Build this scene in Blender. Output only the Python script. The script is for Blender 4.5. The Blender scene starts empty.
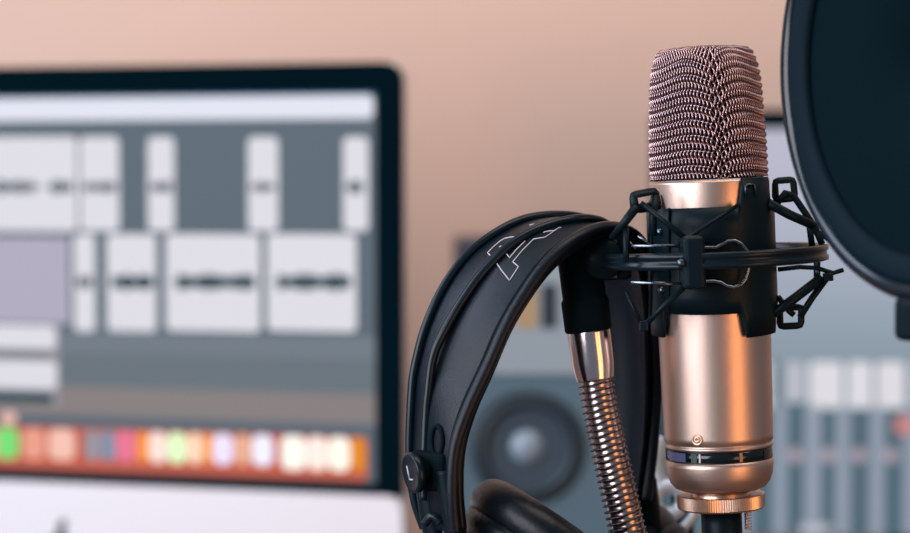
import bpy, bmesh, math, random
from mathutils import Vector, Matrix
from mathutils.bvhtree import BVHTree
random.seed(4)
PI = math.pi
sc = bpy.context.scene
col = sc.collection
# ------------------------------------------------------------------ camera
F = 2200.0
PITCH = math.radians(2.33)
CAM = Vector((0, 0, 1.13))
FW = Vector((0, math.cos(PITCH), -math.sin(PITCH)))
UP = Vector((0, math.sin(PITCH), math.cos(PITCH)))
RT = Vector((1, 0, 0))
def ray(px, py): return FW + RT * ((px - 455) / F) + UP * ((266.5 - py) / F)
def P(px, py, d): return CAM + ray(px, py) * d
def onY(px, py, y):
    r = ray(px, py); return CAM + r * (y / r.y)
def proj(p):
    q = p - CAM; d = q.dot(FW)
    return 455 + F * q.dot(RT) / d, 266.5 - F * q.dot(UP) / d, d
cam = bpy.data.cameras.new('camera'); co = bpy.data.objects.new('camera', cam); col.objects.link(co)
co.location = CAM; co.rotation_euler = (PI / 2 - PITCH, 0, 0)
cam.sensor_width = 36; cam.lens = F * 36 / 910; cam.clip_start = 0.01
cam.dof.use_dof = True; cam.dof.focus_distance = 0.970
cam.dof.aperture_fstop = (cam.lens / 1000) / 0.0175; cam.dof.aperture_blades = 0
sc.camera = co
# ------------------------------------------------------------------ helpers
def s2l(c): return tuple(((v / 255) / 12.92 if v / 255 <= .04045 else ((v / 255 + .055) / 1.055) ** 2.4) for v in c)
def mat(name, rgb, rough=.5, metal=0., bump=0., bscale=400., spec=.5, var=0., vscale=30., emit=None, lin=False, aniso=0., coat=0.):
    m = bpy.data.materials.new(name); m.use_nodes = True
    nt = m.node_tree; b = nt.nodes['Principled BSDF']
    c = rgb if lin else s2l(rgb)
    b.inputs['Base Color'].default_value = (*c, 1); b.inputs['Roughness'].default_value = rough
    b.inputs['Metallic'].default_value = metal; b.inputs['Specular IOR Level'].default_value = spec
    b.inputs['Coat Weight'].default_value = coat
    tc = nt.nodes.new('ShaderNodeTexCoord')
    if var > 0:
        n = nt.nodes.new('ShaderNodeTexNoise'); n.inputs['Scale'].default_value = vscale; n.inputs['Detail'].default_value = 4
        nt.links.new(tc.outputs['Object'], n.inputs['Vector'])
        cr = nt.nodes.new('ShaderNodeValToRGB')
        cr.color_ramp.elements[0].position = .3; cr.color_ramp.elements[1].position = .7
        cr.color_ramp.elements[0].color = (*[max(0, v * (1 - var)) for v in c], 1)
        cr.color_ramp.elements[1].color = (*[min(1, v * (1 + var)) for v in c], 1)
        nt.links.new(n.outputs['Fac'], cr.inputs['Fac']); nt.links.new(cr.outputs['Color'], b.inputs['Base Color'])
    if bump > 0:
        n = nt.nodes.new('ShaderNodeTexNoise'); n.inputs['Scale'].default_value = bscale; n.inputs['Detail'].default_value = 3
        nt.links.new(tc.outputs['Object'], n.inputs['Vector'])
        bp = nt.nodes.new('ShaderNodeBump'); bp.inputs['Strength'].default_value = bump; bp.inputs['Distance'].default_value = .0005
        nt.links.new(n.outputs['Fac'], bp.inputs['Height']); nt.links.new(bp.outputs['Normal'], b.inputs['Normal'])
    if emit:
        b.inputs['Emission Color'].default_value = (*c, 1); b.inputs['Emission Strength'].default_value = emit
        b.inputs['Base Color'].default_value = (.01, .01, .01, 1)
    return m
def screen_mat(name, rgb, k=1.0, soft=0.0):
    """a lit display colour: emits, with black glass behind"""
    m = mat(name, rgb, rough=.3, spec=.05, emit=k); m.node_tree.nodes['Principled BSDF'].inputs['Base Color'].default_value = (.003, .004, .005, 1)
    return m
M = {}
M['wall'] = mat('wall_paint', (208, 180, 165), rough=.9, bump=.2, bscale=60, spec=.1, var=.04, vscale=1.3)
M['desk'] = mat('desk_wood', (92, 72, 64), rough=.5, var=.2, vscale=9, bump=.1)
M['floor'] = mat('floor_wood', (110, 85, 66), rough=.6, var=.2, vscale=5)
M['bezel'] = mat('black_bezel_glass', (3, 19, 26), rough=.10, spec=.0)
M['alu'] = mat('silver_aluminium_paint', (211, 209, 213), rough=.45, metal=.1, spec=.4)
M['champ'] = mat('champagne_metal', (205, 180, 167), rough=.40, metal=1, bump=.12, bscale=1600)
M['champ_ring'] = mat('champagne_knurled_metal', (214, 180, 158), rough=.32, metal=1, bump=.1, bscale=1600)
M['wire'] = mat('grille_wire', (166, 140, 142), rough=.27, metal=1)
M['liner'] = mat('grille_liner', (26, 16, 19), rough=.85, spec=.1)
M['blk'] = mat('black_plastic', (6, 24, 31), rough=.4, spec=.12, bump=.15, bscale=900)
M['blk2'] = mat('black_satin_metal', (8, 25, 34), rough=.28, spec=.26)
M['matte'] = mat('black_rubber', (6, 21, 27), rough=.7, spec=.05)
M['leather'] = mat('black_leather', (7, 19, 29), rough=.29, spec=.24, bump=.35, bscale=2200)
M['pad'] = mat('ear_pad_leather', (10, 17, 24), rough=.34, spec=.22, bump=.5, bscale=260)
M['print'] = mat('pale_grey_print', (190, 186, 193), rough=.5)
M['chrome'] = mat('chrome', (225, 210, 212), rough=.16, metal=1)
M['brass'] = mat('warm_nickel', (172, 154, 148), rough=.26, metal=1)
M['coil'] = mat('dark_steel_wire', (92, 84, 92), rough=.22, metal=1)
M['steel'] = mat('steel_wire', (125, 138, 150), rough=.25, metal=1)
M['rivet'] = mat('rivet_steel', (80, 95, 110), rough=.3, metal=1)
M['band'] = mat('black_gloss_band', (6, 20, 26), rough=.15, spec=.5)
M['fabric'] = mat('pop_filter_nylon', (5, 22, 28), rough=.95, spec=.05, bump=.5, bscale=1200)
M['hoop'] = mat('pop_filter_hoop', (10, 26, 36), rough=.18, spec=.4)
M['hoop2'] = mat('pop_filter_inner_ring', (9, 27, 36), rough=.7, spec=.08)
M['spk'] = mat('speaker_front_grey', (78, 102, 116), rough=.5, spec=.3, bump=.2)
M['spkside'] = mat('speaker_side_vinyl', (42, 50, 66), rough=.5)
M['cone'] = mat('woofer_cone', (40, 60, 74), rough=.55)
M['surround'] = mat('woofer_rubber_surround', (22, 42, 54), rough=.5)
M['cap'] = mat('woofer_dust_cap', (120, 138, 154), rough=.3, spec=.6)
M['plate'] = mat('tweeter_plate', (134, 150, 160), rough=.5)
M['yellow'] = mat('tweeter_label_yellow', (158, 136, 102), rough=.6)
M['foam'] = mat('isolation_foam', (20, 26, 30), rough=.95)
M['clampgrey'] = mat('pale_grey_metal', (176, 190, 204), rough=.35, metal=.3)
M['indgreen'] = mat('dim_green_marking', (36, 62, 54), rough=.3)
M['indblue'] = mat('violet_grey_marking', (74, 78, 112), rough=.3)

class MB:
    def __init__(s): s.v = []; s.f = []; s.m = []; s.sm = []
    def add(s, vs, fs, mi=0, smooth=True):
        o = len(s.v); s.v += [Vector(v) for v in vs]
        for f in fs: s.f.append([i + o for i in f]); s.m.append(mi); s.sm.append(smooth)
    def build(s, name, mats, parent=None):
        if not isinstance(mats, (list, tuple)): mats = [mats]
        org = Vector((0, 0, 0))
        p = parent
        if p is not None:
            while p.parent: p = p.parent
            org = Vector(p['_org'])
        else:
            n = len(s.v); lo = [min(v[i] for v in s.v) for i in range(3)]; hi = [max(v[i] for v in s.v) for i in range(3)]
            org = Vector(((lo[0] + hi[0]) / 2, (lo[1] + hi[1]) / 2, lo[2]))
        me = bpy.data.meshes.new(name); me.from_pydata([v - org for v in s.v], [], s.f)
        for m in mats: me.materials.append(m)
        me.polygons.foreach_set('material_index', s.m); me.polygons.foreach_set('use_smooth', s.sm)
        bm = bmesh.new(); bm.from_mesh(me); bmesh.ops.recalc_face_normals(bm, faces=bm.faces); bm.to_mesh(me); bm.free()
        me.update()
        o = bpy.data.objects.new(name, me); col.objects.link(o)
        if parent is None: o.location = org
        else: o.parent = parent
        return o
    # --- shapes
    def tube(s, pts, r, seg=10, closed=False, mi=0, flat=None, cap=True):
        pts = [Vector(p) for p in pts]; n = len(pts)
        rad = r if isinstance(r, (list, tuple)) else [r] * n
        T = []
        for i in range(n):
            a = pts[(i - 1) % n] if (closed or i > 0) else pts[i]
            b = pts[(i + 1) % n] if (closed or i < n - 1) else pts[i]
            t = (b - a); T.append(t.normalized() if t.length > 1e-9 else Vector((0, 0, 1)))
        if flat is not None: nrm = flat - T[0] * flat.dot(T[0])
        else:
            nrm = T[0].orthogonal()
        nrm.normalize(); vs = []
        for i in range(n):
            if flat is not None: nrm = flat - T[i] * flat.dot(T[i])
            else: nrm = nrm - T[i] * nrm.dot(T[i])
            if nrm.length < 1e-6: nrm = T[i].orthogonal()
            nrm.normalize(); bn = T[i].cross(nrm)
            ra = rad[i]; ra, rb = ra if isinstance(ra, tuple) else (ra, ra)
            for k in range(seg):
                a = 2 * PI * (k + .5) / seg
                ex = 1.0
                c, q = math.cos(a), math.sin(a)
                vs.append(pts[i] + nrm * (c * ra) + bn * (q * rb))
        fs = []
        for i in range(n if closed else n - 1):
            j = (i + 1) % n
            for k in range(seg):
                l = (k + 1) % seg
                fs.append([i * seg + k, i * seg + l, j * seg + l, j * seg + k])
        if cap and not closed:
            fs.append(list(range(seg))[::-1]); fs.append([(n - 1) * seg + k for k in range(seg)])
        s.add(vs, fs, mi)
    def lathe(s, prof, O, ax, seg=72, mi=0, ref=None, smooth=True, loop=False):
        """prof: list of (r, h) along axis"""
        ax = Vector(ax).normalized(); X = (Vector(ref) if ref else Vector((1, 0, 0))); X = (X - ax * X.dot(ax)).normalized(); Y = ax.cross(X)
        vs = []; n = len(prof)
        for r, h in prof:
            for k in range(seg):
                a = 2 * PI * k / seg
                vs.append(O + ax * h + (X * math.cos(a) + Y * math.sin(a)) * max(r, 1e-5))
        fs = []
        for i in range(n if loop else n - 1):
            j = (i + 1) % n
            for k in range(seg):
                l = (k + 1) % seg
                fs.append([i * seg + k, i * seg + l, j * seg + l, j * seg + k])
        s.add(vs, fs, mi, smooth)
    def obox(s, c, X, Y, Z, hx, hy, hz, bev=0, mi=0):
        """oriented box, optionally bevelled"""
        bm = bmesh.new(); bmesh.ops.create_cube(bm, size=2)
        for v in bm.verts: v.co = Vector((v.co.x * hx, v.co.y * hy, v.co.z * hz))
        if bev: bmesh.ops.bevel(bm, geom=bm.edges[:], offset=bev, segments=3, affect='EDGES', profile=.5)
        bm.verts.ensure_lookup_table()
        vs = [c + X * v.co.x + Y * v.co.y + Z * v.co.z for v in bm.verts]
        fs = [[v.index for v in f.verts] for f in bm.faces]
        s.add(vs, fs, mi, False); bm.free()
    def prism(s, pts2, O, X, Y, N, t, mi=0, smooth=False):
        """outline pts2 in plane (X,Y) at O, extruded t along N"""
        n = len(pts2)
        a = [O + X * x + Y * y for x, y in pts2]; b = [p + N * t for p in a]
        fs = [list(range(n)), list(range(n, 2 * n))[::-1]] + [[i, (i + 1) % n, n + (i + 1) % n, n + i] for i in range(n)]
        s.add(a + b, fs, mi, smooth)
def rrect(w0, w1, h0, h1, r, n=6):
    out = []
    for cx, cy, a0 in ((w1 - r, h1 - r, 0), (w0 + r, h1 - r, 90), (w0 + r, h0 + r, 180), (w1 - r, h0 + r, 270)):
        for k in range(n + 1):
            a = math.radians(a0 + 90 * k / n); out.append((cx + r * math.cos(a), cy + r * math.sin(a)))
    return out
def spline(pts, n=8):
    """Catmull-Rom through pts (tuples of any length)"""
    pts = [Vector(p) for p in pts]; out = []
    for i in range(len(pts) - 1):
        p0 = pts[max(i - 1, 0)]; p1 = pts[i]; p2 = pts[i + 1]; p3 = pts[min(i + 2, len(pts) - 1)]
        for k in range(n):
            t = k / n
            out.append(.5 * ((2 * p1) + (p2 - p0) * t + (2 * p0 - 5 * p1 + 4 * p2 - p3) * t * t + (3 * p1 - p0 - 3 * p2 + p3) * t ** 3))
    out.append(pts[-1]); return out
def pixspline(tr, n=8): return [P(q[0], q[1], q[2] + .993 - .5705) for q in spline(tr, n)]
def thing(name, label, cat, loc, group=None):
    o = bpy.data.objects.new(name, None); col.objects.link(o); o.location = loc; o.empty_display_size = .02
    o['label'] = label; o['category'] = cat; o['_org'] = tuple(loc)
    if group: o['group'] = group
    return o
def struct(o): o['kind'] = 'structure'; return o
XA, YA, ZA = Vector((1, 0, 0)), Vector((0, 1, 0)), Vector((0, 0, 1))
DESK = 0.75; WALLY = 2.15
# ------------------------------------------------------------------ setting
b = MB(); b.obox(Vector((.1, WALLY + .05, 1.25)), XA, YA, ZA, 2.6, .05, 1.25); struct(b.build('wall_back', M['wall']))
b = MB(); b.obox(Vector((.1, .85, -.03)), XA, YA, ZA, 2.6, 1.35, .03); struct(b.build('floor', M['floor']))
dk = thing('desk', 'brown wooden desk the screens and microphone stand on', 'desk', (.1, 1.4, 0))
b = MB(); b.obox(Vector((.1, 1.4, DESK - .015)), XA, YA, ZA, 1.3, .72, .015, .004); b.build('desktop', M['desk'], dk)
for sx in (-1.12, 1.32):
    for sy in (.75, 2.05):
        b = MB(); b.obox(Vector((sx, sy, (DESK - .03) / 2)), XA, YA, ZA, .03, .03, (DESK - .03) / 2, .003); b.build('leg', M['desk'], dk)

# ------------------------------------------------------------------ generic flat plane helper
class Plane:
    def __init__(s, O, X, Y):
        s.O = O; s.X = X.normalized(); s.Y = Y.normalized(); s.N = s.X.cross(s.Y)   # N towards viewer
    def hit(s, px, py, off=0):
        r = ray(px, py); O = s.O + s.N * off
        t = (O - CAM).dot(s.N) / r.dot(s.N); q = CAM + r * t - s.O
        return q.dot(s.X), q.dot(s.Y)
    def rect(s, mb, x0, y0, x1, y1, off, mi, rr=.0, th=.0004):
        a = s.hit(x0, (y0 + y1) / 2); c = s.hit(x1, (y0 + y1) / 2); t = s.hit((x0 + x1) / 2, y0); u = s.hit((x0 + x1) / 2, y1)
        w0, w1, h0, h1 = a[0], c[0], u[1], t[1]
        r = max(1e-4, min(rr, (w1 - w0) / 2.05, (h1 - h0) / 2.05))
        mb.prism(rrect(w0, w1, h0, h1, r, 4), s.O + s.N * off, s.X, s.Y, s.N, th, mi)
# ------------------------------------------------------------------ big computer
YAW = math.radians(15.3)
sx_ = Vector((math.cos(YAW), -math.sin(YAW), 0))
corner = P(402, 61.5, 1.57)                   # top right corner of the glass
pl = Plane(corner, sx_, ZA)
W = .53; gl_h = -pl.hit(402, 497)[1]
cen = corner - sx_ * (W / 2)
base = Vector((cen.x, cen.y, 0)) - pl.N * .07; base.z = DESK
mc = thing('computer_monitor', 'large silver all-in-one computer with black bezel, audio editing tracks on its screen', 'computer monitor', base)
CH = .062                                   # chin height
total = gl_h + CH
b = MB(); b.prism(rrect(-W, 0, -total, 0, .012, 5), corner - pl.N * .005, pl.X, pl.Y, -pl.N, .006)
# bulging rear shell
vs = []; fs = []; ring = rrect(-W, 0, -total, 0, .012, 5); n = len(ring)
for q, dz in ((1, .011), (.96, .016), (.7, .034), (.4, .043), (.05, .045)):
    for x, y in ring: vs.append(corner - pl.N * dz + pl.X * (-W / 2 + (x + W / 2) * q) + pl.Y * (-total / 2 + (y + total / 2) * q))
for i in range(4):
    for k in range(n): fs.append([i * n + k, i * n + (k + 1) % n, (i + 1) * n + (k + 1) % n, (i + 1) * n + k])
b.add(vs, fs); b.build('rear_shell', M['alu'], mc)
b = MB(); b.prism(rrect(-W, 0, -total, -gl_h + .0005, .012, 5), corner - pl.N * .0045, pl.X, pl.Y, pl.N, .005)
chin = b.build('chin', M['alu'], mc)
b = MB(); gr = rrect(-W, 0, -gl_h, 0, .014, 5)
gr = [(x, y) for x, y in gr if y > -gl_h + .02] ; gr = gr + [(-W, -gl_h), (0, -gl_h)]
gr = sorted(gr, key=lambda q: math.atan2(q[1] + gl_h / 2, q[0] + W / 2))
b.prism(gr, corner - pl.N * .0045, pl.X, pl.Y, pl.N, .005); b.build('bezel', M['bezel'], mc)
# logo on chin: rounded fruit silhouette with a leaf
lg = MB(); lx, ly = pl.hit(62, 527)
S = .0105; lc = (lx - .001, ly - .0152)
body = []
for k in range(48):
    a = 2 * PI * k / 48; r = S * (1 + .07 * math.cos(2 * a) * .5 - .13 * math.exp(-((a - PI / 2) / .25) ** 2) - .08 * math.exp(-((a - 3 * PI / 2) / .2) ** 2))
    x, y = r * math.cos(a), r * 1.02 * math.sin(a)
    bx, by = x - S * 1.22, y - S * .1
    dd = math.hypot(bx, by)
    if dd < S * .5: x, y = S * 1.22 + bx / dd * S * .5, S * .1 + by / dd * S * .5
    body.append((lc[0] + x, lc[1] + y))
lg.prism(body, corner + pl.N * .0005, pl.X, pl.Y, pl.N, .0003)
leaf = [(lx - .0035, ly - .006), (lx - .0035, ly + .001), (lx - .001, ly + .005), (lx + .0035, ly + .0065), (lx + .0045, ly + .001), (lx + .001, ly - .0045)]
lg.prism(leaf, corner + pl.N * .0005, pl.X, pl.Y, pl.N, .0003)
lg.build('logo', M['blk'], chin)
# stand
b = MB(); X, Y = pl.X, pl.N
bs = cen.copy(); 
fc = Vector((base.x, base.y, DESK))
b.prism(rrect(-.1, .1, -.09, .09, .02, 5), fc, X, Y, ZA, .006)
q0 = Vector((cen.x, cen.y, DESK + .006)) - pl.N * .10; q1 = Vector((cen.x, cen.y, corner.z - total + .12)) - pl.N * .052
dirn = (q1 - q0); L = dirn.length; dirn.normalize()
b.obox((q0 + q1) / 2, X, dirn.cross(X), dirn, .085, .003, L / 2, .001); b.build('stand', M['alu'], mc)
# display
SM = lambda n, c, k=1.0: screen_mat('screen_' + n, c, k)
sm = [SM('slate', (90, 103, 114)), SM('white', (222, 220, 228)), SM('menu', (226, 228, 240)), SM('lavender', (176, 170, 190)), SM('dark', (30, 62, 70)),
      SM('warm_grey', (134, 126, 126)), SM('grey', (104, 114, 122)), SM('gap', (150, 146, 154)), SM('blue', (40, 90, 130)), SM('bluegrey', (112, 122, 132)), SM('wave_grey', (84, 92, 104))]
Z0 = .0006
b = MB(); pl.rect(b, -310, 96, 376, 470, Z0, 0, .0005)
pl.rect(b, -310, 96, 376, 98.5, Z0 + .0004, 8)
pl.rect(b, -310, 330, 376, 352, Z0 + .0004, 9)
pl.rect(b, -310, 352, 376, 385, Z0 + .0004, 6); pl.rect(b, -310, 385, 376, 414, Z0 + .0004, 5)
disp = b.build('display', sm, mc)
z1 = Z0 + .0009
b = MB(); a0 = pl.hit(376, 108); pl.rect(b, -310, 98.5, 374, 121, z1, 2, .004); b.build('menu_bar', sm, disp)
clips = []
for (x0, x1) in ((-300, -180), (-170, -60), (-50, 78), (81, 120), (149, 175), (249, 279), (344, 369)): clips.append((x0, 137, x1, 231, 187))
for (x0, x1) in ((75, 96), (108, 157), (167, 261), (268, 357)): clips.append((x0, 234, x1, 331, 282))
for (x0, y0, x1, y1, wy) in clips:
    b = MB(); pl.rect(b, x0, y0, x1, y1, z1, 1, .004)
    cl = b.build('audio_clip', sm, disp)
for (x0, y0, x1, y1, wy) in clips:          # waveforms: row of little bars, one mesh per clip
    if x1 < 0: continue
    b = MB(); x = max(x0 + 3, -40); strong = wy > 200 and x0 > 100
    while x < x1 - 4:
        u = (x - x0) / (x1 - x0)
        amp = (5 + 4 * abs(math.sin(u * 9 + x0)) * random.uniform(.5, 1)) if strong else random.uniform(2.5, 7)
        if strong and (u < .10 or u > .93): amp = .8
        if x0 == -50 and 36 < x < 50: amp = .6
        pl.rect(b, x, wy - amp, x + 2.3, wy + amp, z1 + .0005, 4 if strong else 10); x += 2.6
    b.build('waveform', sm, disp)
for i, r in enumerate(((-310, 236, 70, 320), )):
    b = MB(); pl.rect(b, *r, z1, 3); b.build('track_panel', sm, disp)
b = MB(); pl.rect(b, -310, 322, 60, 400, z1, 7)
pl.rect(b, -300, 322, 57, 345, z1 + .0005, 1, .004); pl.rect(b, -300, 357, 58, 384, z1 + .0005, 1, .004); pl.rect(b, -310, 388, 54, 398, z1 + .0005, 4); pl.rect(b, -310, 347, 52, 353, z1 + .0005, 6)
b.build('side_panel', sm, disp)
dm = [SM('dock', (196, 92, 70)), SM('dock2', (120, 60, 54))]
b = MB(); pl.rect(b, -310, 426, 368, 468, z1, 0, .003); dock = b.build('dock', dm, disp)
icons = [(-290, 26, (200, 120, 90)), (-260, 26, (90, 140, 200)), (-230, 26, (230, 230, 230)), (-200, 26, (220, 120, 60)), (-170, 26, (120, 200, 130)), (-140, 26, (230, 150, 150)), (-110, 26, (200, 200, 220)), (-80, 26, (220, 90, 60)), (-50, 26, (240, 240, 240)), (-20, 20, (230, 180, 140)),
 (-4, 24, (120, 225, 120)), (24, 22, (236, 160, 140)), (50, 26, (248, 196, 180)), (86, 16, (150, 150, 160)), (104, 12, (120, 150, 175)), (117, 20, (236, 120, 150)), (138, 12, (255, 150, 60)), (150, 18, (250, 225, 215)), (169, 18, (225, 255, 200)), (188, 16, (255, 215, 185)), (205, 9, (255, 160, 70)), (214, 20, (236, 226, 255)), (236, 15, (240, 180, 150)), (253, 21, (240, 238, 255)), (282, 25, (255, 250, 240)), (308, 20, (255, 236, 225)), (329, 22, (255, 250, 235)), (352, 14, (232, 140, 30))]
for i, (x, w, c) in enumerate(icons):
    m = SM('icon_%d' % i, c, 1.08 if sum(c) > 640 else 1.0)
    b = MB(); yy = 425 + (x + w / 2) * .0285
    pl.rect(b, x, yy + 2, x + w, yy + 33 + (3 if x > 270 else 0), z1 + .0005, 0, .006); b.build('app_icon', m, dock)
b = MB(); pl.rect(b, 2, 412, 18, 424, z1 + .0005, 0, .004); b.build('app_icon', SM('icon_up', (236, 190, 180)), dock)

# ------------------------------------------------------------------ second screen
yw = math.radians(3)
X2 = Vector((math.cos(yw), -math.sin(yw), 0)); c2 = P(653, 110, 1.85)
p2 = Plane(c2, X2, ZA); W2 = .47; H2 = .335; H2s = .40
bse = Vector((c2.x, c2.y, DESK)) + X2 * (W2 / 2) - p2.N * .05
m2 = thing('mixer_screen', 'second, smaller monitor behind the microphone showing mixer faders', 'computer monitor', bse)
H2 = .34
b = MB(); b.prism(rrect(0, W2, -H2, 0, .008, 4), c2, p2.X, p2.Y, -p2.N, .03); b.build('housing', M['bezel'], m2)
b = MB(); b.prism(rrect(-.07 + W2 / 2, .07 + W2 / 2, -.11, .05, .01, 3), Vector((c2.x, c2.y, DESK)) , p2.X, p2.N, ZA, .008)
b.obox(Vector((c2.x, c2.y, (DESK + c2.z - H2 + .06) / 2)) + X2 * (W2 / 2) - p2.N * .045, X2, p2.N, ZA, .03, .012, (c2.z - H2 + .06 - DESK) / 2, .002); b.build('stand', M['bezel'], m2)
sm2 = [SM('b_sky', (184, 184, 200)), SM('b_mid', (156, 166, 180)), SM('b_low', (140, 154, 166)), SM('b_lower', (86, 112, 126)), SM('b_white', (222, 220, 226)), SM('b_soft', (184, 186, 196)), SM('b_strip', (150, 158, 174)), SM('b_dark', (84, 106, 118)), SM('b_pink', (176, 160, 172)), SM('b_red', (205, 130, 125))]
b = MB(); zz = .0008
xl, xr = 664, 1190
bands = [(129, (186, 186, 203)), (160, (184, 184, 202)), (195, (178, 180, 197)), (230, (170, 176, 192)), (265, (160, 169, 184)), (300, (148, 161, 175)), (335, (138, 153, 166))]
bm_ = []
b = MB(); p2.rect(b, xl, 128, xr, 536, .0004, 3); d2 = b.build('display', sm2, m2)
for i in range(24):
    t = i / 23; y0 = 129 + t * 224
    k = min(int(t * 6), 5); u = t * 6 - k
    c = [bands[k][1][j] * (1 - u) + bands[k + 1][1][j] * u for j in range(3)]
    bm_.append(SM('panel_%d' % i, c))
b = MB()
for i in range(24): p2.rect(b, xl, 129 + i * 9.74, xr, 129 + (i + 1) * 9.74 + .3, .0009, i)
b.build('upper_panel', bm_, d2)
b = MB(); x = 704
def boxrow(x0, x1, y0, y1, mi, nm, rr=.003):
    b = MB(); p2.rect(b, x0, y0, x1, y1, .0014, mi, rr); b.build(nm, sm2, d2)
for x0, x1, mi in ((706, 735, 5), (740, 772, 4), (783, 806, 5), (809, 843, 4), (847, 872, 4), (876, 905, 4), (910, 935, 5), (940, 965, 4)) + tuple((x, x + 26, 4 + (x // 34) % 2) for x in range(974, 1180, 34)): boxrow(x0, x1, 362, 408 if mi == 4 else 402, mi, 'channel_box')
for x0, x1 in ((706, 716), (740, 751), (774, 786), (805, 820), (836, 849), (870, 883), (904, 917), (938, 951)) + tuple((x, x + 13) for x in range(972, 1180, 34)): boxrow(x0, x1, 402, 536, 6, 'channel_strip')
for x0, x1 in ((720, 736), (754, 770), (788, 803), (822, 834), (851, 868), (885, 902), (919, 936)) + tuple((x, x + 17) for x in range(953, 1170, 34)): boxrow(x0, x1, 412, 536, 7, 'fader_slot')
for x in (727, 760, 795, 828, 859, 891, 925, 961, 995, 1029, 1063, 1097, 1131, 1165):
    b = MB(); p2.rect(b, x - 7, 448, x + 7, 462, .0019, 8, .008); b.build('fader_knob', sm2, d2)
b = MB(); p2.rect(b, 895, 416, 911, 434, .0019, 9, .004); b.build('red_indicator', sm2, d2)
boxrow(798, 832, 524, 534, 4, 'lower_box')

# ------------------------------------------------------------------ studio speaker
spd = 1.60; yw = math.radians(-1)
Xs = Vector((math.cos(yw), -math.sin(yw), 0)); cs = P(457, 241, spd)
ps = Plane(cs, Xs, ZA); Ws = .128; Hs = .262
bse = Vector((cs.x, cs.y, DESK)) + Xs * (Ws / 2) - ps.N * .08
sp = thing('studio_speaker', 'small grey studio speaker with round woofer seen through the headphone band', 'speaker', bse)
b = MB(); b.obox(cs + Xs * (Ws / 2) - ZA * (Hs / 2) - ps.N * .09, Xs, ps.N, ZA, Ws / 2, .085, Hs / 2, .004); b.build('cabinet', M['spkside'], sp)
b = MB(); b.prism(rrect(.001, Ws - .001, -Hs + .001, -.004, .008, 5), cs - ps.N * .006, ps.X, ps.Y, ps.N, .006); fr = b.build('front_panel', M['spk'], sp)
wx, wy = ps.hit(527, 447); wc = cs + ps.X * wx + ps.Y * wy
def prof(pr, O, N, nm, m, par, seg=64):
    b = MB(); b.lathe(pr, O, N, seg); return b.build(nm, m, par)
prof([(x_ * .86, y_) for x_, y_ in [(.0485, .0005), (.0485, .003), (.045, .004), (.043, .003), (.043, .0008)]], wc, ps.N, 'woofer_frame', M['surround'], fr)
prof([(x_ * .86, y_) for x_, y_ in [(.0435, .001), (.042, .005), (.039, .0065), (.0355, .005), (.034, .001)]], wc, ps.N, 'surround', M['surround'], fr)
prof([(x_ * .86, y_) for x_, y_ in [(.0345, .0015), (.024, .001), (.014, .0009)]], wc, ps.N, 'woofer_cone', M['cone'], fr)
prof([(.0125, .001), (.011, .003), (.008, .0055), (.004, .0068), (0, .007)], wc, ps.N, 'dust_cap', M['cap'], fr)
b = MB(); ps.rect(b, 488, 262, 588, 374, .0005, 0, .006, .001); tp = b.build('tweeter_plate', M['plate'], fr)
b = MB(); ps.rect(b, 515, 286, 537, 328, .0016, 0, .001); b.build('label_patch', M['yellow'], tp)
b = MB(); ps.rect(b, 541, 284, 557, 328, .0016, 0, .001); b.build('tweeter_grille', M['surround'], tp)
b = MB(); ps.rect(b, 458, 244, 486, 318, .0005, 0, .002, .001); b.build('dark_trim', M['spkside'], fr)
b = MB(); b.prism(rrect(-.005, Ws + .005, -.002, .18, .004, 3), Vector((cs.x, cs.y, DESK)), ps.X, -ps.N, ZA, cs.z - Hs - DESK)
pd = b.build('speaker_pad', M['foam']); pd['label'] = 'black foam riser block under the small grey studio speaker'; pd['category'] = 'speaker pad'

# ------------------------------------------------------------------ MICROPHONE
SH = .993 - .5705
def PF(px, py, d): return P(px, py, d + SH)
D0 = .5705
TILT = math.radians(2.4)
MO = PF(721, 503, D0); Y0 = MO.y
AX = Vector((-math.sin(TILT), 0, math.cos(TILT))); XM = Vector((math.cos(TILT), 0, math.sin(TILT))); YM = Vector((0, 1, 0))
def axpt(h): return MO + AX * h
def hz(py):
    lo, hi = -.1, .35
    for _ in range(40):
        m = (lo + hi) / 2
        if proj(axpt(m))[1] > py: lo = m
        else: hi = m
    return lo
def rp(pxr, h): return pxr * proj(axpt(h))[2] / F
def RP(pxr, py):
    lo, hi = -.1, .35
    for _ in range(40):
        m = (lo + hi) / 2; q = axpt(m) - Vector((0, rp(pxr, m), 0))
        if proj(q)[1] > py: lo = m
        else: hi = m
    return (rp(pxr, lo), lo)
def hf(py): return RP(54, py)[1]
def cyl(th, r, h): return axpt(h) + XM * (r * math.sin(th)) - YM * (r * math.cos(th))
mic = thing('studio_microphone', 'champagne metal studio microphone with rounded wire mesh head, held upright', 'microphone', tuple(axpt(hz(514))))
b = MB(); b.lathe([RP(50, 182), RP(58.5, 181), RP(59.5, 180), RP(59.8, 183), RP(59.3, 208), RP(57.5, 230), RP(56.2, 320), RP(54.3, 440), RP(54.1, 446), RP(52.8, 446.8), RP(52.8, 448.6), RP(54, 449.4), RP(54, 452), RP(52, 452.4)], MO, AX, 128)
body = b.build('body', M['champ'], mic)
b = MB(); b.lathe([RP(52, 452), RP(53.2, 452.3), RP(53.2, 464.3), RP(52, 464.6)], MO, AX, 128); bd = b.build('black_band', M['band'], mic)
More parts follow.
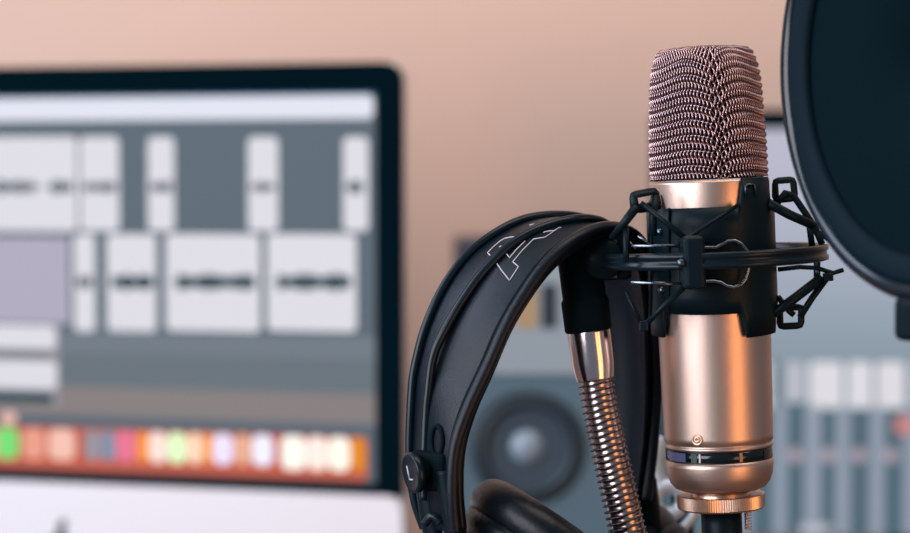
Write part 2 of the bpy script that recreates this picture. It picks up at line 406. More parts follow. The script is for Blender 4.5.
def patch(mb, th0, th1, r, h0, h1, t=.0003, n=8, mi=0):
    vs = []; fs = []
    for i in range(n + 1):
        th = th0 + (th1 - th0) * i / n
        for rr, h in ((r, h0), (r, h1), (r + t, h1), (r + t, h0)): vs.append(cyl(th, rr, h))
    for i in range(n):
        for k in range(4): fs.append([i * 4 + k, i * 4 + (k + 1) % 4, i * 4 + 4 + (k + 1) % 4, i * 4 + 4 + k])
    fs.append([0, 1, 2, 3]); fs.append([n * 4 + k for k in (3, 2, 1, 0)]); mb.add(vs, fs, mi, False)
rb, _ = RP(53.2, 458); ha, hb = hf(463), hf(454)
cx = proj(axpt(hz(458)))[0]
def thp(px): return math.asin(max(-1, min(1, (px - cx) / 53.3)))
for x0, x1, m, nm in ((668.5, 682, 'indblue', 'violet_marking'), (687, 692, 'indgreen', 'green_marking'), (694, 695.6, 'print', 'white_line'), (733, 736, 'coil', 'brown_marking'), (759, 768, 'coil', 'grey_marking')):
    b = MB(); patch(b, thp(x0), thp(x1), rb, ha, hb); b.build(nm, M[m], bd)
b = MB(); b.lathe([RP(52, 464), RP(54, 464.6), RP(54, 470), RP(52.6, 480), RP(49.5, 488), RP(45, 492.5), RP(40, 494), RP(30, 494.5)], MO, AX, 128); b.build('base_bowl', M['champ'], mic)
b = MB(); b.lathe([RP(28, 493), RP(29.5, 494), RP(29.5, 506), RP(28, 507)], MO, AX, 72); b.build('neck', M['champ_ring'], mic)
# knurled ring
vs = []; fs = []; NK = 240
rings = [(30, 499.2, 0), (42, 499.2, 0), (43.8, 500.2, 1), (43.8, 512.5, 1), (42, 514, 0), (28, 514, 0)]
for (r, py, kn) in rings:
    rr, h = RP(r, py)
    for k in range(NK):
        a = 2 * PI * k / NK; vs.append(cyl(a, rr - (.00028 if kn and k % 2 else 0), h))
for i in range(len(rings) - 1):
    for k in range(NK): fs.append([i * NK + k, i * NK + (k + 1) % NK, (i + 1) * NK + (k + 1) % NK, (i + 1) * NK + k])
b = MB(); b.add(vs, fs, 0, False); b.build('knurled_ring', M['champ_ring'], mic)
# screw on body
hs = hf(439.5); rs = rp(54.4, hs); ths = math.asin((692 - proj(axpt(hs))[0]) / 54.4)
sc0 = cyl(ths, rs, hs); nn = (XM * math.sin(ths) - YM * math.cos(ths)); 
b = MB(); b.lathe([(.0026, -.0005), (.0026, .0003), (.0021, .0006), (.0019, .0001), (.0016, .0001), (.0014, .0006), (.0006, .0007), (.0005, 0.0002), (0, .0002)], sc0, nn, 24); b.build('screw', M['champ_ring'], mic)
# ---- mesh head
HB, HT = hz(179), hz(48.5)
HH = HT - HB
def headw(s):
    pts = [(0, 58.6), (.3, 58.2), (.5, 57), (.7, 55.6), (.8, 54), (.87, 52), (.92, 50), (.955, 48), (.98, 45.5), (.995, 42), (1.0, 34), (1.004, 15), (1.004, 2)]
    return pts
prof_ = headw(0)
# parametrise by arclength u along profile (r px, s)
PR = [(rp(r, HB + s * HH), HB + s * HH) for s, r in prof_]
sp_ = spline([(a, c, 0) for a, c in PR], 6)
cum = [0]
for i in range(1, len(sp_)): cum.append(cum[-1] + (sp_[i] - sp_[i - 1]).length)
def profat(u):
    u = max(0, min(cum[-1] - 1e-9, u)); i = 1
    while cum[i] < u: i += 1
    t = (u - cum[i - 1]) / (cum[i] - cum[i - 1]); q = sp_[i - 1].lerp(sp_[i], t); return q[0], q[1]
def SEAM(s): return math.radians(6 - 9 * max(0, min(1, s)) ** 3)
def headpt(th, u, dr=0.0):
    r, h = profat(u); s = (h - HB) / HH
    p = 1.78 - .45 * max(0, min(1, s)) ** .8
    a = th - SEAM(s)
    k = (abs(math.sin(a)) ** p + abs(math.cos(a)) ** p) ** (-1 / p)
    k2 = k + (1 - k) * max(0, (abs(math.sin(th)) ** 6)) * .0
    # keep left/right extent
    g = math.exp(-(math.sin(a / 2) * 2 / .05) ** 2)
    rr = r * k - .0011 * g
    # local normal approx: radial, upward when on the top
    return cyl(th, rr + dr * (0 if u > US else 1), h + (dr if u > US else 0))
US = 0
for i in range(len(sp_)):
    if sp_[i][1] >= HB + .998 * HH: US = cum[i]; break
def off(th, u):
    """rows dip at the seam and at the sides"""
    s = u / US; a = th - SEAM(s); d = abs(math.sin(a))
    arch = math.sin(min(1, d) * PI * .93) if True else 0
    left = 1.0 if math.sin(a) < 0 else .8
    return (.0046 * left * (.35 + .9 * s)) * (arch - .3) - .0030 * math.exp(-(a / .10) ** 2) * (1 if abs(a) < PI / 2 else 0)
ROW = .00318; NR = int((US + .001) / ROW) + 1
NV = 88
b = MB()
for j in range(NV):
    th0 = 2 * PI * (j + .5) / NV; pts = []
    nst = int(US / ROW * 8) + 4
    for i in range(nst + 1):
        u = US * 1.0 * i / nst + .0005
        q = (u - off(th0, u)) / ROW
        dr = .00036 * math.cos(2 * PI * q)
        th = th0 + .021 * math.sin(PI * q + .5 * PI)
        pts.append(headpt(th, u, dr))
    b.tube(pts, .00049, 6)
# lattice over the flat top
for j in range(NV // 2):
    th0 = 2 * PI * (j + .5) / (NV // 2); pts = []
    for i in range(14):
        u = US + (cum[-1] - US) * .93 * i / 13; pts.append(headpt(th0, u, .0004 * math.cos(PI * i)))
    b.tube(pts, .0004, 5)
grille = b.build('mesh_grille', M['wire'], mic)
b = MB()
for i in range(NR + 1):
    u0 = ROW * (i + .0)
    for half, dr in ((.5, -.00085),):
        pts = []
        for k in range(180):
            th = 2 * PI * k / 180; u = u0 + half * ROW
            for _ in range(3): u = u0 + half * ROW + off(th, u)
            u = max(.0004, min(US * 1.0, u))
            pts.append(headpt(th, u, dr - .0001))
        b.tube(pts, .00040, 5, closed=True)
for q in (.25, .5, .75):
    b.tube([headpt(2 * PI * k / 60, US + (cum[-1] - US) * q, 0) for k in range(60)], .0004, 5, closed=True)
b.build('row_wires', M['wire'], grille)
# seam fold
b = MB()
vs = []; fs = []; NU, NT = 44, 96
for i in range(NU + 1):
    for k in range(NT):
        th = 2 * PI * k / NT; u = cum[-1] * i / NU
        p = headpt(th, u, 0); c = axpt(profat(u)[1]); 
        vs.append(p + (c - p).normalized() * min(.0016, (c - p).length * .9) - AX * (.0013 if u > US * .96 else 0))
for i in range(NU):
    for k in range(NT): fs.append([i * NT + k, i * NT + (k + 1) % NT, (i + 1) * NT + (k + 1) % NT, (i + 1) * NT + k])
b.add(vs, fs); b.build('inner_liner', M['liner'], mic)

# ------------------------------------------------------------------ SHOCK MOUNT
def Q(px, py, yo): return onY(px, py, Y0 + yo)
RS = rp(63.8, hz(262))
sm_t = thing('shock_mount', 'black shock mount cradle with elastic struts gripping the microphone body', 'shock mount', tuple(axpt(hz(338))))
def cxa(py): return proj(axpt(hz(py)))[0]
def smooth(x, a, bb, w): # 1 inside [a,b]
    f = lambda t: max(0, min(1, t)); return f((x - a) / w + .5) * f((bb - x) / w + .5)
b = MB(); NT = 240; vs = []; fs = []; NZ = 6
for k in range(NT):
    th = -PI + 2 * PI * k / NT; dg = math.degrees(th)
    top = 207 - 28 * smooth(dg, 22, 61, 4) - 14 * smooth(dg, -74, -56, 4) - 8 * smooth(abs(dg), 110, 181, 8)
    bot = 310 + 25 * smooth(dg, 21, 66, 4) + 25 * smooth(dg, -90, -58, 4) + 4 * math.cos(th)
    h1, h0 = hf(top), hf(bot)
    for r in (RS, RS - .0016):
        for i in range(NZ + 1): vs.append(cyl(th, r + (.0004 if False else 0), h0 + (h1 - h0) * i / NZ))
st = 2 * (NZ + 1)
for k in range(NT):
    l = (k + 1) % NT
    for w in (0, 1):
        for i in range(NZ):
            a = w * (NZ + 1) + i; fs.append([k * st + a, l * st + a, l * st + a + 1, k * st + a + 1])
    fs.append([k * st, l * st, l * st + NZ + 1, k * st + NZ + 1]); fs.append([k * st + NZ, l * st + NZ, l * st + 2 * NZ + 1, k * st + 2 * NZ + 1])
b.add(vs, fs); crad = b.build('cradle_sleeve', M['blk'], sm_t)
# inner padding between sleeve and microphone
b = MB(); b.lathe([(rp(57.8, .1), hz(304)), (RS - .0015, hz(304)), (RS - .0015, hz(214)), (rp(59, .1), hz(214))], MO, AX, 96, loop=True); b.build('inner_padding', M['matte'], sm_t)
# square hole frame on upper tab
b = MB(); hq = [thp_ for thp_ in ()]
def onS(px, py, lift=0):
    h = hz(py); 
    for _ in range(3):
        th = math.asin(max(-1, min(1, (px - cxa(py)) / (RS * F / proj(axpt(h))[2])))); p = cyl(th, RS + lift, h)
        h += (proj(p)[1] - py) * p.y / F * 1.0
    return cyl(th, RS + lift, h)
b.tube([onS(x, y, .0004) for x, y in ((737.5, 197), (737.5, 186), (739, 184.5), (745, 184), (747, 185.5), (748, 196))], .0005, 6); b.build('slot_rim', M['rivet'], sm_t)
# vertical seam + rivets
b = MB(); b.tube([onS(665.5, y, .0005) for y in range(208, 332, 8)], .0005, 6); b.build('seam', M['matte'], sm_t)
b = MB(); b.tube([onS(650.5, y, .0004) for y in range(210, 330, 8)], .0007, 6); b.build('hinge_pin', M['blk2'], sm_t)
for x, y in ((657, 232), (659, 290)):
    p = onS(x, y); c = axpt((p - MO).dot(AX)); n_ = (p - c).normalized()
    b = MB(); b.lathe([(.0018, 0), (.0017, .0008), (.0011, .0015), (0, .0017)], p, n_, 20); b.build('rivet', M['rivet'], sm_t)
# outer ring
RO = .0500; HR = hz(256)
b = MB(); w = .0037; t = .0019
b.lathe([(RO, -w), (RO + t, -w * .85), (RO + t, -w * .35), (RO + t * .6, -w * .2), (RO + t * .6, w * .2), (RO + t, w * .35), (RO + t, w * .85), (RO, w), (RO - t, w * .8), (RO - t, -w * .8)], axpt(HR), AX, 144, loop=True)
b.build('outer_ring', M['blk2'], sm_t)
# front bracket with rivet
b = MB(); 
bc = Q(692, 262, -.0395); b.obox(bc, XM, YM, AX, .0048, .0115, .0115, .0022); br = b.build('front_bracket', M['blk'], sm_t)
b = MB(); b.lathe([(.0019, 0), (.0018, .0008), (.0011, .0016), (0, .0018)], Q(681, 263, -.051), Vector((0, -1, 0)), 20); b.build('rivet', M['rivet'], br)
# round contact pad carrying the wire loop
b = MB(); b.tube([Q(*q, -.031) for q in ((697, 247), (706, 247.5), (716, 247.5), (722, 244.5), (728, 241), (735, 240.5), (742, 244), (747, 251), (749, 260), (748.5, 270), (746, 279), (741, 285), (734, 287.5), (727, 286), (721, 282.5), (714, 281), (706, 281.5), (697, 282))], .00075, 8); b.build('wire_loop', M['steel'], sm_t)
b = MB()
for y0, y1 in ((246, 246), (282.5, 284)): b.tube([Q(631, y0, -.036), Q(684, y1, -.038)], .0008, 8)
b.build('wire_rods', M['steel'], sm_t)
def strut(nm, pts, r, m='blk', closed=False, par=sm_t, flat=None):
    b = MB(); b.tube([Q(*p) for p in pts], r, 8, closed=closed, flat=flat); return b.build(nm, M[m], par)
def loopframe(pts, r=.0015):
    # rounded corners
    out = []
    n = len(pts)
    for i in range(n):
        p0, p1, p2_ = Vector(pts[i - 1]), Vector(pts[i]), Vector(pts[(i + 1) % n])
        a = p1.lerp(p0, .18); c = p1.lerp(p2_, .18)
        out += [tuple(a), tuple(p1.lerp((a + c) / 2, .45)), tuple(c)]
    b = MB(); b.tube([Q(*p) for p in out], [(r * .75, r * 1.7)] * len(out), 8, closed=True, flat=None)
    return b.build('strut_loop', M['blk'], sm_t)
loopframe([(633, 195, -.034), (656, 190.5, -.03), (659, 206, -.03), (635, 209, -.034)], .0013)
loopframe([(775, 181, -.004), (793, 179.5, -.004), (795, 198, -.004), (775.5, 200, -.004)], .0010)
loopframe([(780, 308, -.004), (801.5, 307, -.004), (801, 325.5, -.004), (780, 326.5, -.004)], .0010)
# upper left
strut('strut', [(637, 206, -.035), (625, 222, -.035), (611, 238, -.030)], [.0022, .002, .0013])
strut('strut', [(656, 196, -.031), (653, 215, -.033), (653, 236, -.034)], .0018)
strut('elastic_cord', [(641, 203, -.034), (662, 219, -.037), (686, 239, -.041)], .0013)
strut('elastic_cord', [(686, 239, -.041), (712, 222, -.034), (738, 205, -.029)], .0009)
strut('strut', [(626, 228, -.034), (626, 262, -.038)], .0014)
strut('wire_link', [(638, 236, -.036), (650, 244, -.036)], .0006, 'steel')
# lower left
strut('elastic_cord', [(626, 292, -.034), (634, 309, -.036), (642, 325, -.036)], .0009)
strut('elastic_cord', [(644, 326, -.036), (662, 308, -.038), (684, 287, -.041)], .0014)
b = MB(); b.obox(Q(643.5, 325.5, -.036), XM, YM, AX, .0018, .002, .0022, .0005); b.build('strut_end', M['blk2'], sm_t)
# upper right
strut('elastic_cord', [(768, 203, -.015), (790, 215, -.01), (813, 225, -.006)], .0022)
strut('strut', [(778, 202, -.006), (785, 193, -.004), (793, 195, -.004), (806, 214, -.004), (816, 230, -.004), (822, 244, -.004)], .0016)
strut('strut', [(809, 222, -.006), (812, 246, -.002)], .0015)
strut('strut', [(812, 228, -.006), (830, 240, .0)], .0012)
# lower right
strut('elastic_cord', [(769, 317, -.012), (795, 298, -.008), (821, 278, -.004)], .0022)
strut('strut', [(800, 317, -.004), (812, 298, -.003), (826, 279, -.003)], .0016)
strut('strut', [(778, 297, -.006), (789, 311, -.004), (794, 315, -.004)], .0014)
strut('strut', [(817, 262, -.002), (817, 279, -.002)], .0016, 'rivet')
strut('cable_stub', [(778, 269.5, -.004), (800, 267, -.004), (817, 268, -.004), (833, 273, -.004), (843, 270, -.003)], .0011)
for x, y in ((814, 226), (828, 277)):
    b = MB(); b.obox(Q(x, y, -.005), XM, YM, AX, .0022, .002, .0018, .0006); b.build('strut_end', M['blk'], sm_t)
# left swivel joint that carries the mount on the gooseneck
b = MB(); b.lathe([(0, -.012), (.0085, -.012), (.0095, -.010), (.0095, .010), (.0085, .012), (0, .012)], Q(601, 258, 0.0), Vector((0, 1, 0)), 48); b.build('swivel_knob', M['blk'], sm_t)
b = MB(); b.obox(Q(612, 255, -.001), XM, YM, AX, .008, .008, .011, .002); b.build('swivel_block', M['matte'], sm_t)
for y in (243, 275):
    b = MB(); b.obox(Q(612, y, -.0085), XM, YM, AX, .0022, .0008, .0016, .0004); b.build('swivel_tooth', M['rivet'], sm_t)

# ------------------------------------------------------------------ GOOSENECK STAND
GD = .566
gtr = [(595.5, 377, GD), (600, 405, GD), (611, 455, GD), (621, 497, GD), (629.5, 533, GD)]
gp = pixspline(gtr, 14)
low = gp[-1]; dv = (gp[-1] - gp[-3]).normalized()
dB = Vector((low.x + .03, low.y, DESK + .02))
ext = []
for k in range(1, 31):
    t = k / 30; L = (low - dB).length
    h00 = 2 * t ** 3 - 3 * t * t + 1; h10 = t ** 3 - 2 * t * t + t; h01 = -2 * t ** 3 + 3 * t * t; h11 = t ** 3 - t * t
    ext.append(low * h00 + dv * L * h10 + dB * h01 + Vector((0, 0, -1)) * L * h11)
gpath = gp + ext
gs = thing('gooseneck_stand', 'chrome ribbed gooseneck with wire coil and black sleeve at its top, holding the mount', 'microphone stand', (dB.x, dB.y, DESK))
def resample(pts, step):
    out = [pts[0]]; acc = 0
    for i in range(1, len(pts)):
        a, c = pts[i - 1], pts[i]; L = (c - a).length; d = step - acc
        while d <= L: out.append(a.lerp(c, d / L)); d += step
        acc = L - (d - step)
    return out
pitch = .00285
sub = 8
rs_ = resample(gpath, pitch / sub)
rad = [.0070 + .00025 * abs(math.cos(PI * i / sub)) for i in range(len(rs_))]
b = MB(); b.tube(rs_, rad, 28); b.build('flexible_tube', M['brass'], gs)
def frames(pts):
    out = []; nrm = Vector((0, -1, 0))
    for i in range(len(pts)):
        a = pts[max(i - 1, 0)]; c = pts[min(i + 1, len(pts) - 1)]; T = (c - a).normalized()
        n_ = (nrm - T * nrm.dot(T)).normalized(); out.append((pts[i], n_, T.cross(n_)))
    return out
hp = resample(gpath, pitch / 18); hp = hp[:18 * 95]
fr_ = frames(hp); pts = []
for i, (c, n_, bn) in enumerate(fr_):
    a = 2 * PI * i / 18; s_ = min(1, i / 900)
    offl = .0017 * s_
    px_ = Vector((-1, 0, -.15)).normalized()
    pts.append(c + px_ * offl + n_ * math.cos(a) * .0084 + bn * math.sin(a) * (.0083 + .0003 * s_))
b = MB(); b.tube(pts, .00038, 5); b.build('wire_coil', M['coil'], gs)
# chrome ferrule and sleeve
f0, f1 = PF(595.5, 380, GD), PF(589, 331, GD); fa = (f1 - f0); FL = fa.length
b = MB(); b.lathe([(.006, -.0003), (.0078, -.0002), (.0081, 0), (.0084, .0004), (.0085, .0008), (.0091, FL * .2), (.0094, FL * .32), (.0095, FL * .35), (.0098, FL * .97), (.0098, FL), (.0095, FL + .0003), (.005, FL + .0004)], f0, fa, 64); b.build('ferrule', M['chrome'], gs)
s0, s1 = PF(588.5, 331.5, GD), PF(578, 246, GD); sa = s1 - s0; SL = sa.length
b = MB(); b.lathe([(0, -.0002), (.0098, 0), (.0106, .001), (.0107, SL * .36), (.0103, SL * .38), (.0098, SL * .40), (.0100, SL), (.0085, SL + .002), (0, SL + .002)], s0, sa, 64); b.build('sleeve', M['matte'], gs)
b = MB(); b.lathe([(0, 0), (.055, 0), (.06, .002), (.06, .010), (.055, .014), (.015, .018), (.010, .022), (.0085, .034), (0, .034)], Vector((dB.x, dB.y, DESK)), ZA, 64); b.build('round_base', M['matte'], gs)

# ------------------------------------------------------------------ XLR plug + cable beneath the microphone
p0 = axpt(hz(506)); 
cb = thing('microphone_cable', 'black cable plug pushed up under the knurled ring of the microphone', 'cable', tuple(axpt(hz(512) - .07)))
b = MB(); b.lathe([(0, .002), (.0092, .002), (.0092, -.018), (.0088, -.019), (.0088, -.036), (.0065, -.045), (.0045, -.062), (0, -.062)], p0, AX, 48); b.build('plug', M['blk'], cb)
b = MB(); z0 = p0 - AX * .058
cpt = spline([tuple(z0), tuple(z0 - AX * .05 + Vector((.01, .02, 0))), (z0.x + .05, z0.y + .06, DESK + .05), (z0.x + .10, z0.y + .12, DESK + .004), (z0.x + .2, z0.y + .14, DESK + .0035), (z0.x + .34, z0.y + .2, DESK + .0035)], 8)
b.tube(cpt, .0032, 10); b.build('cord', M['matte'], cb)
b = MB(); hp = []
for i in range(18 * 8):
    a = 2 * PI * i / 18; hp.append(p0 + XM * .0115 - YM * .003 - AX * (.0005 + i * .00007) + XM * .0014 * math.cos(a) + YM * .0014 * math.sin(a))
b.tube(hp, .00035, 5); b.build('threaded_bolt', M['champ_ring'], cb)

# ------------------------------------------------------------------ HEADPHONES
trA = [(424, 528, .553), (414, 498, .553), (409.5, 455, .553), (411.5, 395, .553), (415, 366, .555), (425, 328, .557), (443, 288, .560), (468, 254, .565), (497, 232, .570), (525, 219, .577), (556, 215, .585), (584, 218, .594), (602, 228, .603), (612, 250, .612), (615, 300, .622), (610, 380, .630), (612, 460, .633), (622, 525, .633)]
trC = [(455, 533, .522), (452, 490, .520), (455, 448, .520), (468, 409, .521), (488, 366, .523), (505, 328, .525), (523, 297, .528), (545, 266, .532), (568, 244, .538), (594, 230, .548), (617, 228, .558), (637, 238, .570), (650, 262, .583), (656, 300, .597), (657, 350, .606), (656, 400, .612), (652, 450, .615), (646, 500, .615)]
trB = [(424, 500, .545), (424.5, 455, .545), (426, 416, .546), (428, 393, .546), (433, 357, .547), (446, 328, .548), (466, 295, .550), (487, 268, .553), (516, 241, .557), (548, 225.5, .563), (578, 219, .570), (600, 221, .580), (618, 232, .590)]
hpn = len(trA)
A = spline(trA, 8); Cc = spline(trC, 8)
A3 = [PF(*q) for q in A]; C3 = [PF(*q) for q in Cc]; B3 = pixspline(trB, 8)
hd = thing('headphones', 'black over-ear headphones with padded leather headband hung over the stand', 'headphones', tuple(PF(520, 620, .56)))
cenH = PF(540, 420, .58)
b = MB(); b.tube(A3, .0021, 10); b.build('outer_rod', M['blk2'], hd)
b = MB(); b.tube([p_ - (p_ - CAM).normalized() * .0045 for p_ in B3], .0022, 10); b.build('outer_rod', M['blk2'], hd)
# padded strap between the rods
n = len(A3); K = 14; vs = []; fs = []
def strapgrid(lift, side):
    out = []
    for i in range(n):
        a, c = A3[i], C3[i]; w_ = c - a
        T = (A3[min(i + 1, n - 1)] - A3[max(i - 1, 0)] + C3[min(i + 1, n - 1)] - C3[max(i - 1, 0)]).normalized()
        nr = w_.cross(T).normalized()
        if nr.dot((a + c) / 2 - cenH) < 0: nr = -nr
        for k in range(K + 1):
            t = -.08 + 1.04 * k / K
            bulge = .0035 * (1 - (2 * t - 1) ** 2)
            out.append(a.lerp(c, t) + nr * (bulge - .0012 - .0030 * t + lift))
    return out
g0 = strapgrid(0, 0); g1 = strapgrid(-.003, 0)
vs = g0 + g1; o_ = len(g0)
for i in range(n - 1):
    for k in range(K):
        a = i * (K + 1) + k; fs.append([a, a + 1, a + K + 2, a + K + 1]); fs.append([o_ + a, o_ + a + K + 1, o_ + a + K + 2, o_ + a + 1])
for i in range(n - 1):
    for k in (0, K):
        a = i * (K + 1) + k; fs.append([a, a + K + 1, o_ + a + K + 1, o_ + a])
for i in (0, n - 1):
    for k in range(K):
        a = i * (K + 1) + k; fs.append([a, a + 1, o_ + a + 1, o_ + a])
b = MB(); b.add(vs, fs); strap = b.build('padded_strap', M['leather'], hd)
b = MB(); b.tube(C3, .0029, 12); b.build('rolled_edge', M['leather'], hd)
def shift(L3, other, d, lift):
    out = []
    for i in range(len(L3)):
        w_ = (other[i] - L3[i]); T = (L3[min(i + 1, len(L3) - 1)] - L3[max(i - 1, 0)]).normalized(); nr = w_.cross(T).normalized()
        if nr.dot(L3[i] - cenH) < 0: nr = -nr
        out.append(L3[i] + w_.normalized() * d + nr * lift)
    return out
b = MB(); b.tube(shift(C3, A3, .0046, -.0005), .0012, 8); b.build('piping', M['matte'], hd)
# printed letter outline on the strap
bvh = BVHTree.FromPolygons(vs, fs)
def cast(px, py, lift=.0003):
    r = ray(px, py).normalized(); h = bvh.ray_cast(CAM, r)
    return h[0] - r * lift if h[0] is not None else None
def C2(q): return (485 + q[0] / 7.61, 220 + q[1] / 7.61)
lines = [[(40, 270), (20, 250), (60, 208), (110, 165), (150, 140), (190, 131), (232, 127)], [(108, 206), (125, 198)],
 [(82, 318), (130, 388), (187, 460), (225, 402), (255, 355), (212, 318), (285, 230), (370, 145), (410, 138), (455, 132), (495, 106), (530, 80), (480, 85), (445, 93)],
 [(160, 252), (187, 287), (240, 225), (305, 160)], [(530, 80), (560, 60), (580, 56)], [(340, 40), (375, 30)]]
b = MB()
for ln in lines:
    pts = []
    for i in range(len(ln) - 1):
        for k in range(4):
            q = C2((ln[i][0] + (ln[i + 1][0] - ln[i][0]) * k / 4, ln[i][1] + (ln[i + 1][1] - ln[i][1]) * k / 4)); h = cast(*q)
            if h: pts.append(h)
    h = cast(*C2(ln[-1]))
    if h: pts.append(h)
    if len(pts) > 1: b.tube(pts, .00026, 5)
if b.v: b.build('printed_letter', M['print'], strap)
# slider block, disc with letter L, yoke
dc = PF(411.5, 473, .530)
dn = Vector((-.88, -.42, -.14)).normalized()
blkc = PF(432, 470, .537)
b = MB(); b.obox(blkc, Vector((.9, -.4, 0)).normalized(), Vector((.4, .9, 0)).normalized(), ZA, .0095, .0075, .0085, .003); b.build('slider_block', M['matte'], hd)
DR = .0089
b = MB(); b.lathe([(0, -.014), (.005, -.014), (.0055, -.0035), (DR * .92, -.0030), (DR, -.0022), (DR, 0), (DR * .93, .0008), (DR * .8, .0004), (0, .0004)], dc, dn, 56); disc = b.build('pivot_disc', M['blk2'], hd)
dz = (ZA - dn * ZA.dot(dn)).normalized(); dx = dz.cross(dn) * -1
if dx.x < 0: dx = -dx
b = MB(); lp = [dc + dn * .0007 + dx * x + dz * z for x, z in ((-.0024, .0030), (-.0012, -.0028), (.0022, -.0026))]
b.tube([lp[0], lp[1]], .00036, 6); b.tube([lp[1], lp[2]], .00036, 6); b.build('printed_letter', M['print'], disc)
# slot ring on strap
b = MB(); q = [cast(437 + 5.5 * math.cos(a), 441 + 15 * math.sin(a), .0006) for a in [2 * PI * k / 28 for k in range(28)]]
q = [h for h in q if h]
b.tube(q, .0011, 8, closed=True); b.build('slot_ring', M['matte'], hd)
# lower yoke: two bars with an opening
b = MB(); b.tube(pixspline([(424, 470, .543), (427, 500, .543), (432, 530, .543), (446, 580, .543)], 6), [(.0036, .0050)] * 19, 12); b.build('yoke_arm', M['blk'], hd)
b = MB(); b.tube(pixspline([(445, 470, .530), (450, 500, .530), (455, 530, .530), (462, 580, .532)], 6), [(.0050, .0050)] * 19, 12); b.build('yoke_arm', M['blk'], hd)
b = MB(); b.tube(pixspline([(425, 524, .533), (432, 516, .531), (441, 523, .530)], 5), .0018, 10); b.build('cable_inlet', M['blk2'], hd)
# ear cups
def cup(center, ax, R, th, up, nm, m1, m2, nseg=64):
    e = thing if False else None
    b = MB(); pr = []
    for k in range(13):
        a = PI * k / 12 - PI / 2; pr.append((R - th / 2 + th / 2 * math.cos(a), th / 2 * math.sin(a)))
    pr = [(R * .45, -th * .42)] + pr + [(R * .62, th * .42), (R * .55, th * .1), (0, th * .1)]
    b.lathe(pr, center, ax, nseg); pad = b.build('ear_pad', m1, hd)
    b = MB(); b.lathe([(0, -th * 1.25), (R * .5, -th * 1.2), (R * .8, -th), (R * .93, -th * .62), (R * .93, -th * .36), (0, -th * .36)], center, ax, nseg); b.build('ear_cup', m2, hd)
    return pad
# left cup, seen nearly edge-on: its rim runs down and to the right
dS = (PF(560, 520, .55) - PF(480, 462, .55)).normalized()
axL = dS.cross(Vector((.15, 1, -.32))).normalized()
if axL.z < 0: axL = -axL
cL = PF(483, 494, .555) + dS * .040
cup(cL, axL, .0445, .020, None, 'l', M['pad'], M['pad'])
cR = PF(620, 580, .66)
axR = Vector((-.75, .35, .45)).normalized()
cup(cR, axR, .042, .022, None, 'r', M['pad'], M['blk'])
b = MB(); b.tube(pixspline([(612, 450, .632), (622, 510, .64), (622, 560, .655)], 6), .004, 10); b.build('yoke_arm', M['blk'], hd)
b = MB(); b.tube(pixspline([(646, 480, .618), (650, 510, .635), (656, 560, .65)], 6), .005, 10); b.build('yoke_arm', M['blk'], hd)

# ------------------------------------------------------------------ grey clamp behind
cd = .70
kc = PF(669, 500, cd)
kt = thing('lever_clamp', 'pale grey metal clamp with round eyelet behind the microphone base', 'clamp', (kc.x, kc.y, DESK))
b = MB(); N_ = Vector((0, -1, 0))
b.lathe([(.0035, -.003), (.010, -.003), (.0112, 0), (.010, .003), (.0075, .004), (.0055, .0035), (.0035, .002)], kc, N_, 40, loop=True); b.build('eyelet', M['clampgrey'], kt)
b = MB(); b.tube(pixspline([(664, 440, cd + .01), (657, 465, cd + .005), (664, 492, cd)], 6), [(.006, .003)] * 13, 10); b.build('lever', M['clampgrey'], kt)
b = MB(); b.tube(pixspline([(672, 533, cd), (684, 527, cd), (695, 512, cd), (698, 500, cd)], 6), .0028, 10); b.build('hook', M['clampgrey'], kt)
b = MB(); b.tube([Vector((kc.x + .008, kc.y + .012, DESK + .005)), Vector((kc.x + .008, kc.y + .012, kc.z + .02))], .006, 16)
b.lathe([(0, 0), (.05, 0), (.05, .006), (.01, .01), (0, .01)], Vector((kc.x + .008, kc.y + .012, DESK)), ZA, 40); b.build('post', M['matte'], kt)

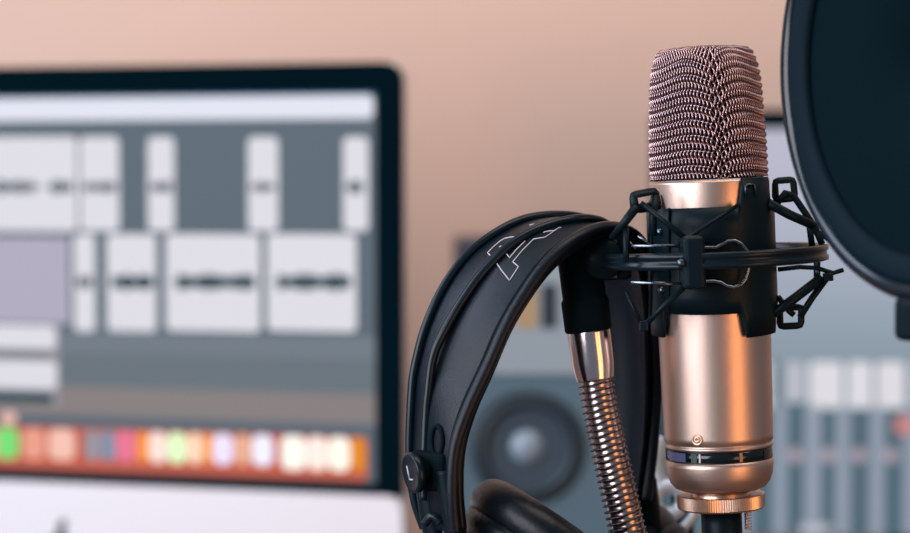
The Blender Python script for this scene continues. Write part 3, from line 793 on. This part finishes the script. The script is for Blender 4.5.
# ------------------------------------------------------------------ POP FILTER
pc = P(926, 56, .835); yaw = 1.13; R = .0942
pa = Vector((math.cos(yaw), -math.sin(yaw), 0)); pn = Vector((-math.sin(yaw), -math.cos(yaw), 0))   # faces camera-left
pf = thing('pop_filter', 'large round black pop filter at the right edge, screening the microphone', 'pop filter', tuple(pc - ZA * (R + .02)))
b = MB(); pr = []
for k in range(16):
    a = 2 * PI * k / 16; pr.append((R - .0042 + .0042 * math.cos(a), .0052 * math.sin(a)))
b.lathe(pr, pc, pn, 160, loop=True); b.build('outer_hoop', M['hoop'], pf)
b = MB(); pr = [(R - .0075, -.003), (R - .0075, .0035), (R - .009, .0045), (R - .0165, .0035), (R - .018, .002), (R - .018, -.002)]
b.lathe(pr, pc, pn, 160, loop=True); b.build('inner_hoop', M['hoop2'], pf)
b = MB(); b.lathe([(R - .014, .0), (R * .5, .0006), (0, .0008), (0, -.0008), (R * .5, -.0006), (R - .014, -.0008)], pc, pn, 120); b.build('fabric_screen', M['fabric'], pf)
kb = pc - ZA * (R + .006)
b = MB(); b.obox(kb, pa, pn, ZA, .0115, .0065, .0085, .003); b.build('clip', M['blk'], pf)
b = MB(); g = spline([tuple(kb - ZA * .004), tuple(kb - ZA * .03 + pa * .02), (kb.x + .09, kb.y - .05, 1.0), (kb.x + .13, kb.y - .08, .88), (kb.x + .13, kb.y - .09, DESK + .02)], 10)
b.tube(g, .0045, 12); b.build('gooseneck', M['matte'], pf)
b = MB(); b.obox(Vector((kb.x + .13, kb.y - .09, DESK + .012)), XA, YA, ZA, .022, .03, .012, .003); b.build('desk_clamp', M['matte'], pf)

# ------------------------------------------------------------------ LIGHT
def area(name, loc, target, sx, sy, e, colr):
    l = bpy.data.lights.new(name, 'AREA'); l.shape = 'RECTANGLE'; l.size = sx; l.size_y = sy; l.energy = e; l.color = colr
    o = bpy.data.objects.new(name, l); col.objects.link(o); o.location = loc
    o.rotation_euler = (Vector(target) - Vector(loc)).to_track_quat('-Z', 'Y').to_euler(); return o
area('window_light', (-1.75, -.35, 1.55), (.1, 1.2, 1.1), 2.0, 1.5, 66, (.94, .93, 1.0))
area('lamp_light', (.88, .0, .86), (.16, .99, 1.0), .50, .85, 5.6, (1, .43, .15))
area('strap_highlight_light', (-1.15, 1.02, 1.95), (.05, .98, 1.1), .8, .9, 14, (.72, .81, 1))  # added cool panel for a bluish highlight on the strap, no known window
area('wall_fill_light', (.5, .9, 2.45), (.6, 2.1, 1.1), 1.6, .8, 17, (1, .83, .69))  # warm overhead panel added to brighten the back wall, no known fixture
w = bpy.data.worlds.new('world'); sc.world = w; w.use_nodes = True
bg = w.node_tree.nodes['Background']; bg.inputs['Color'].default_value = (.50, .58, .70, 1); bg.inputs['Strength'].default_value = .29
for o in list(col.objects):
    if '_org' in o: del o['_org']
sc.view_settings.view_transform = 'Standard'; sc.view_settings.look = 'None'; sc.view_settings.gamma = 1
sc.view_settings.exposure = 0; sc.view_settings.use_curve_mapping = False
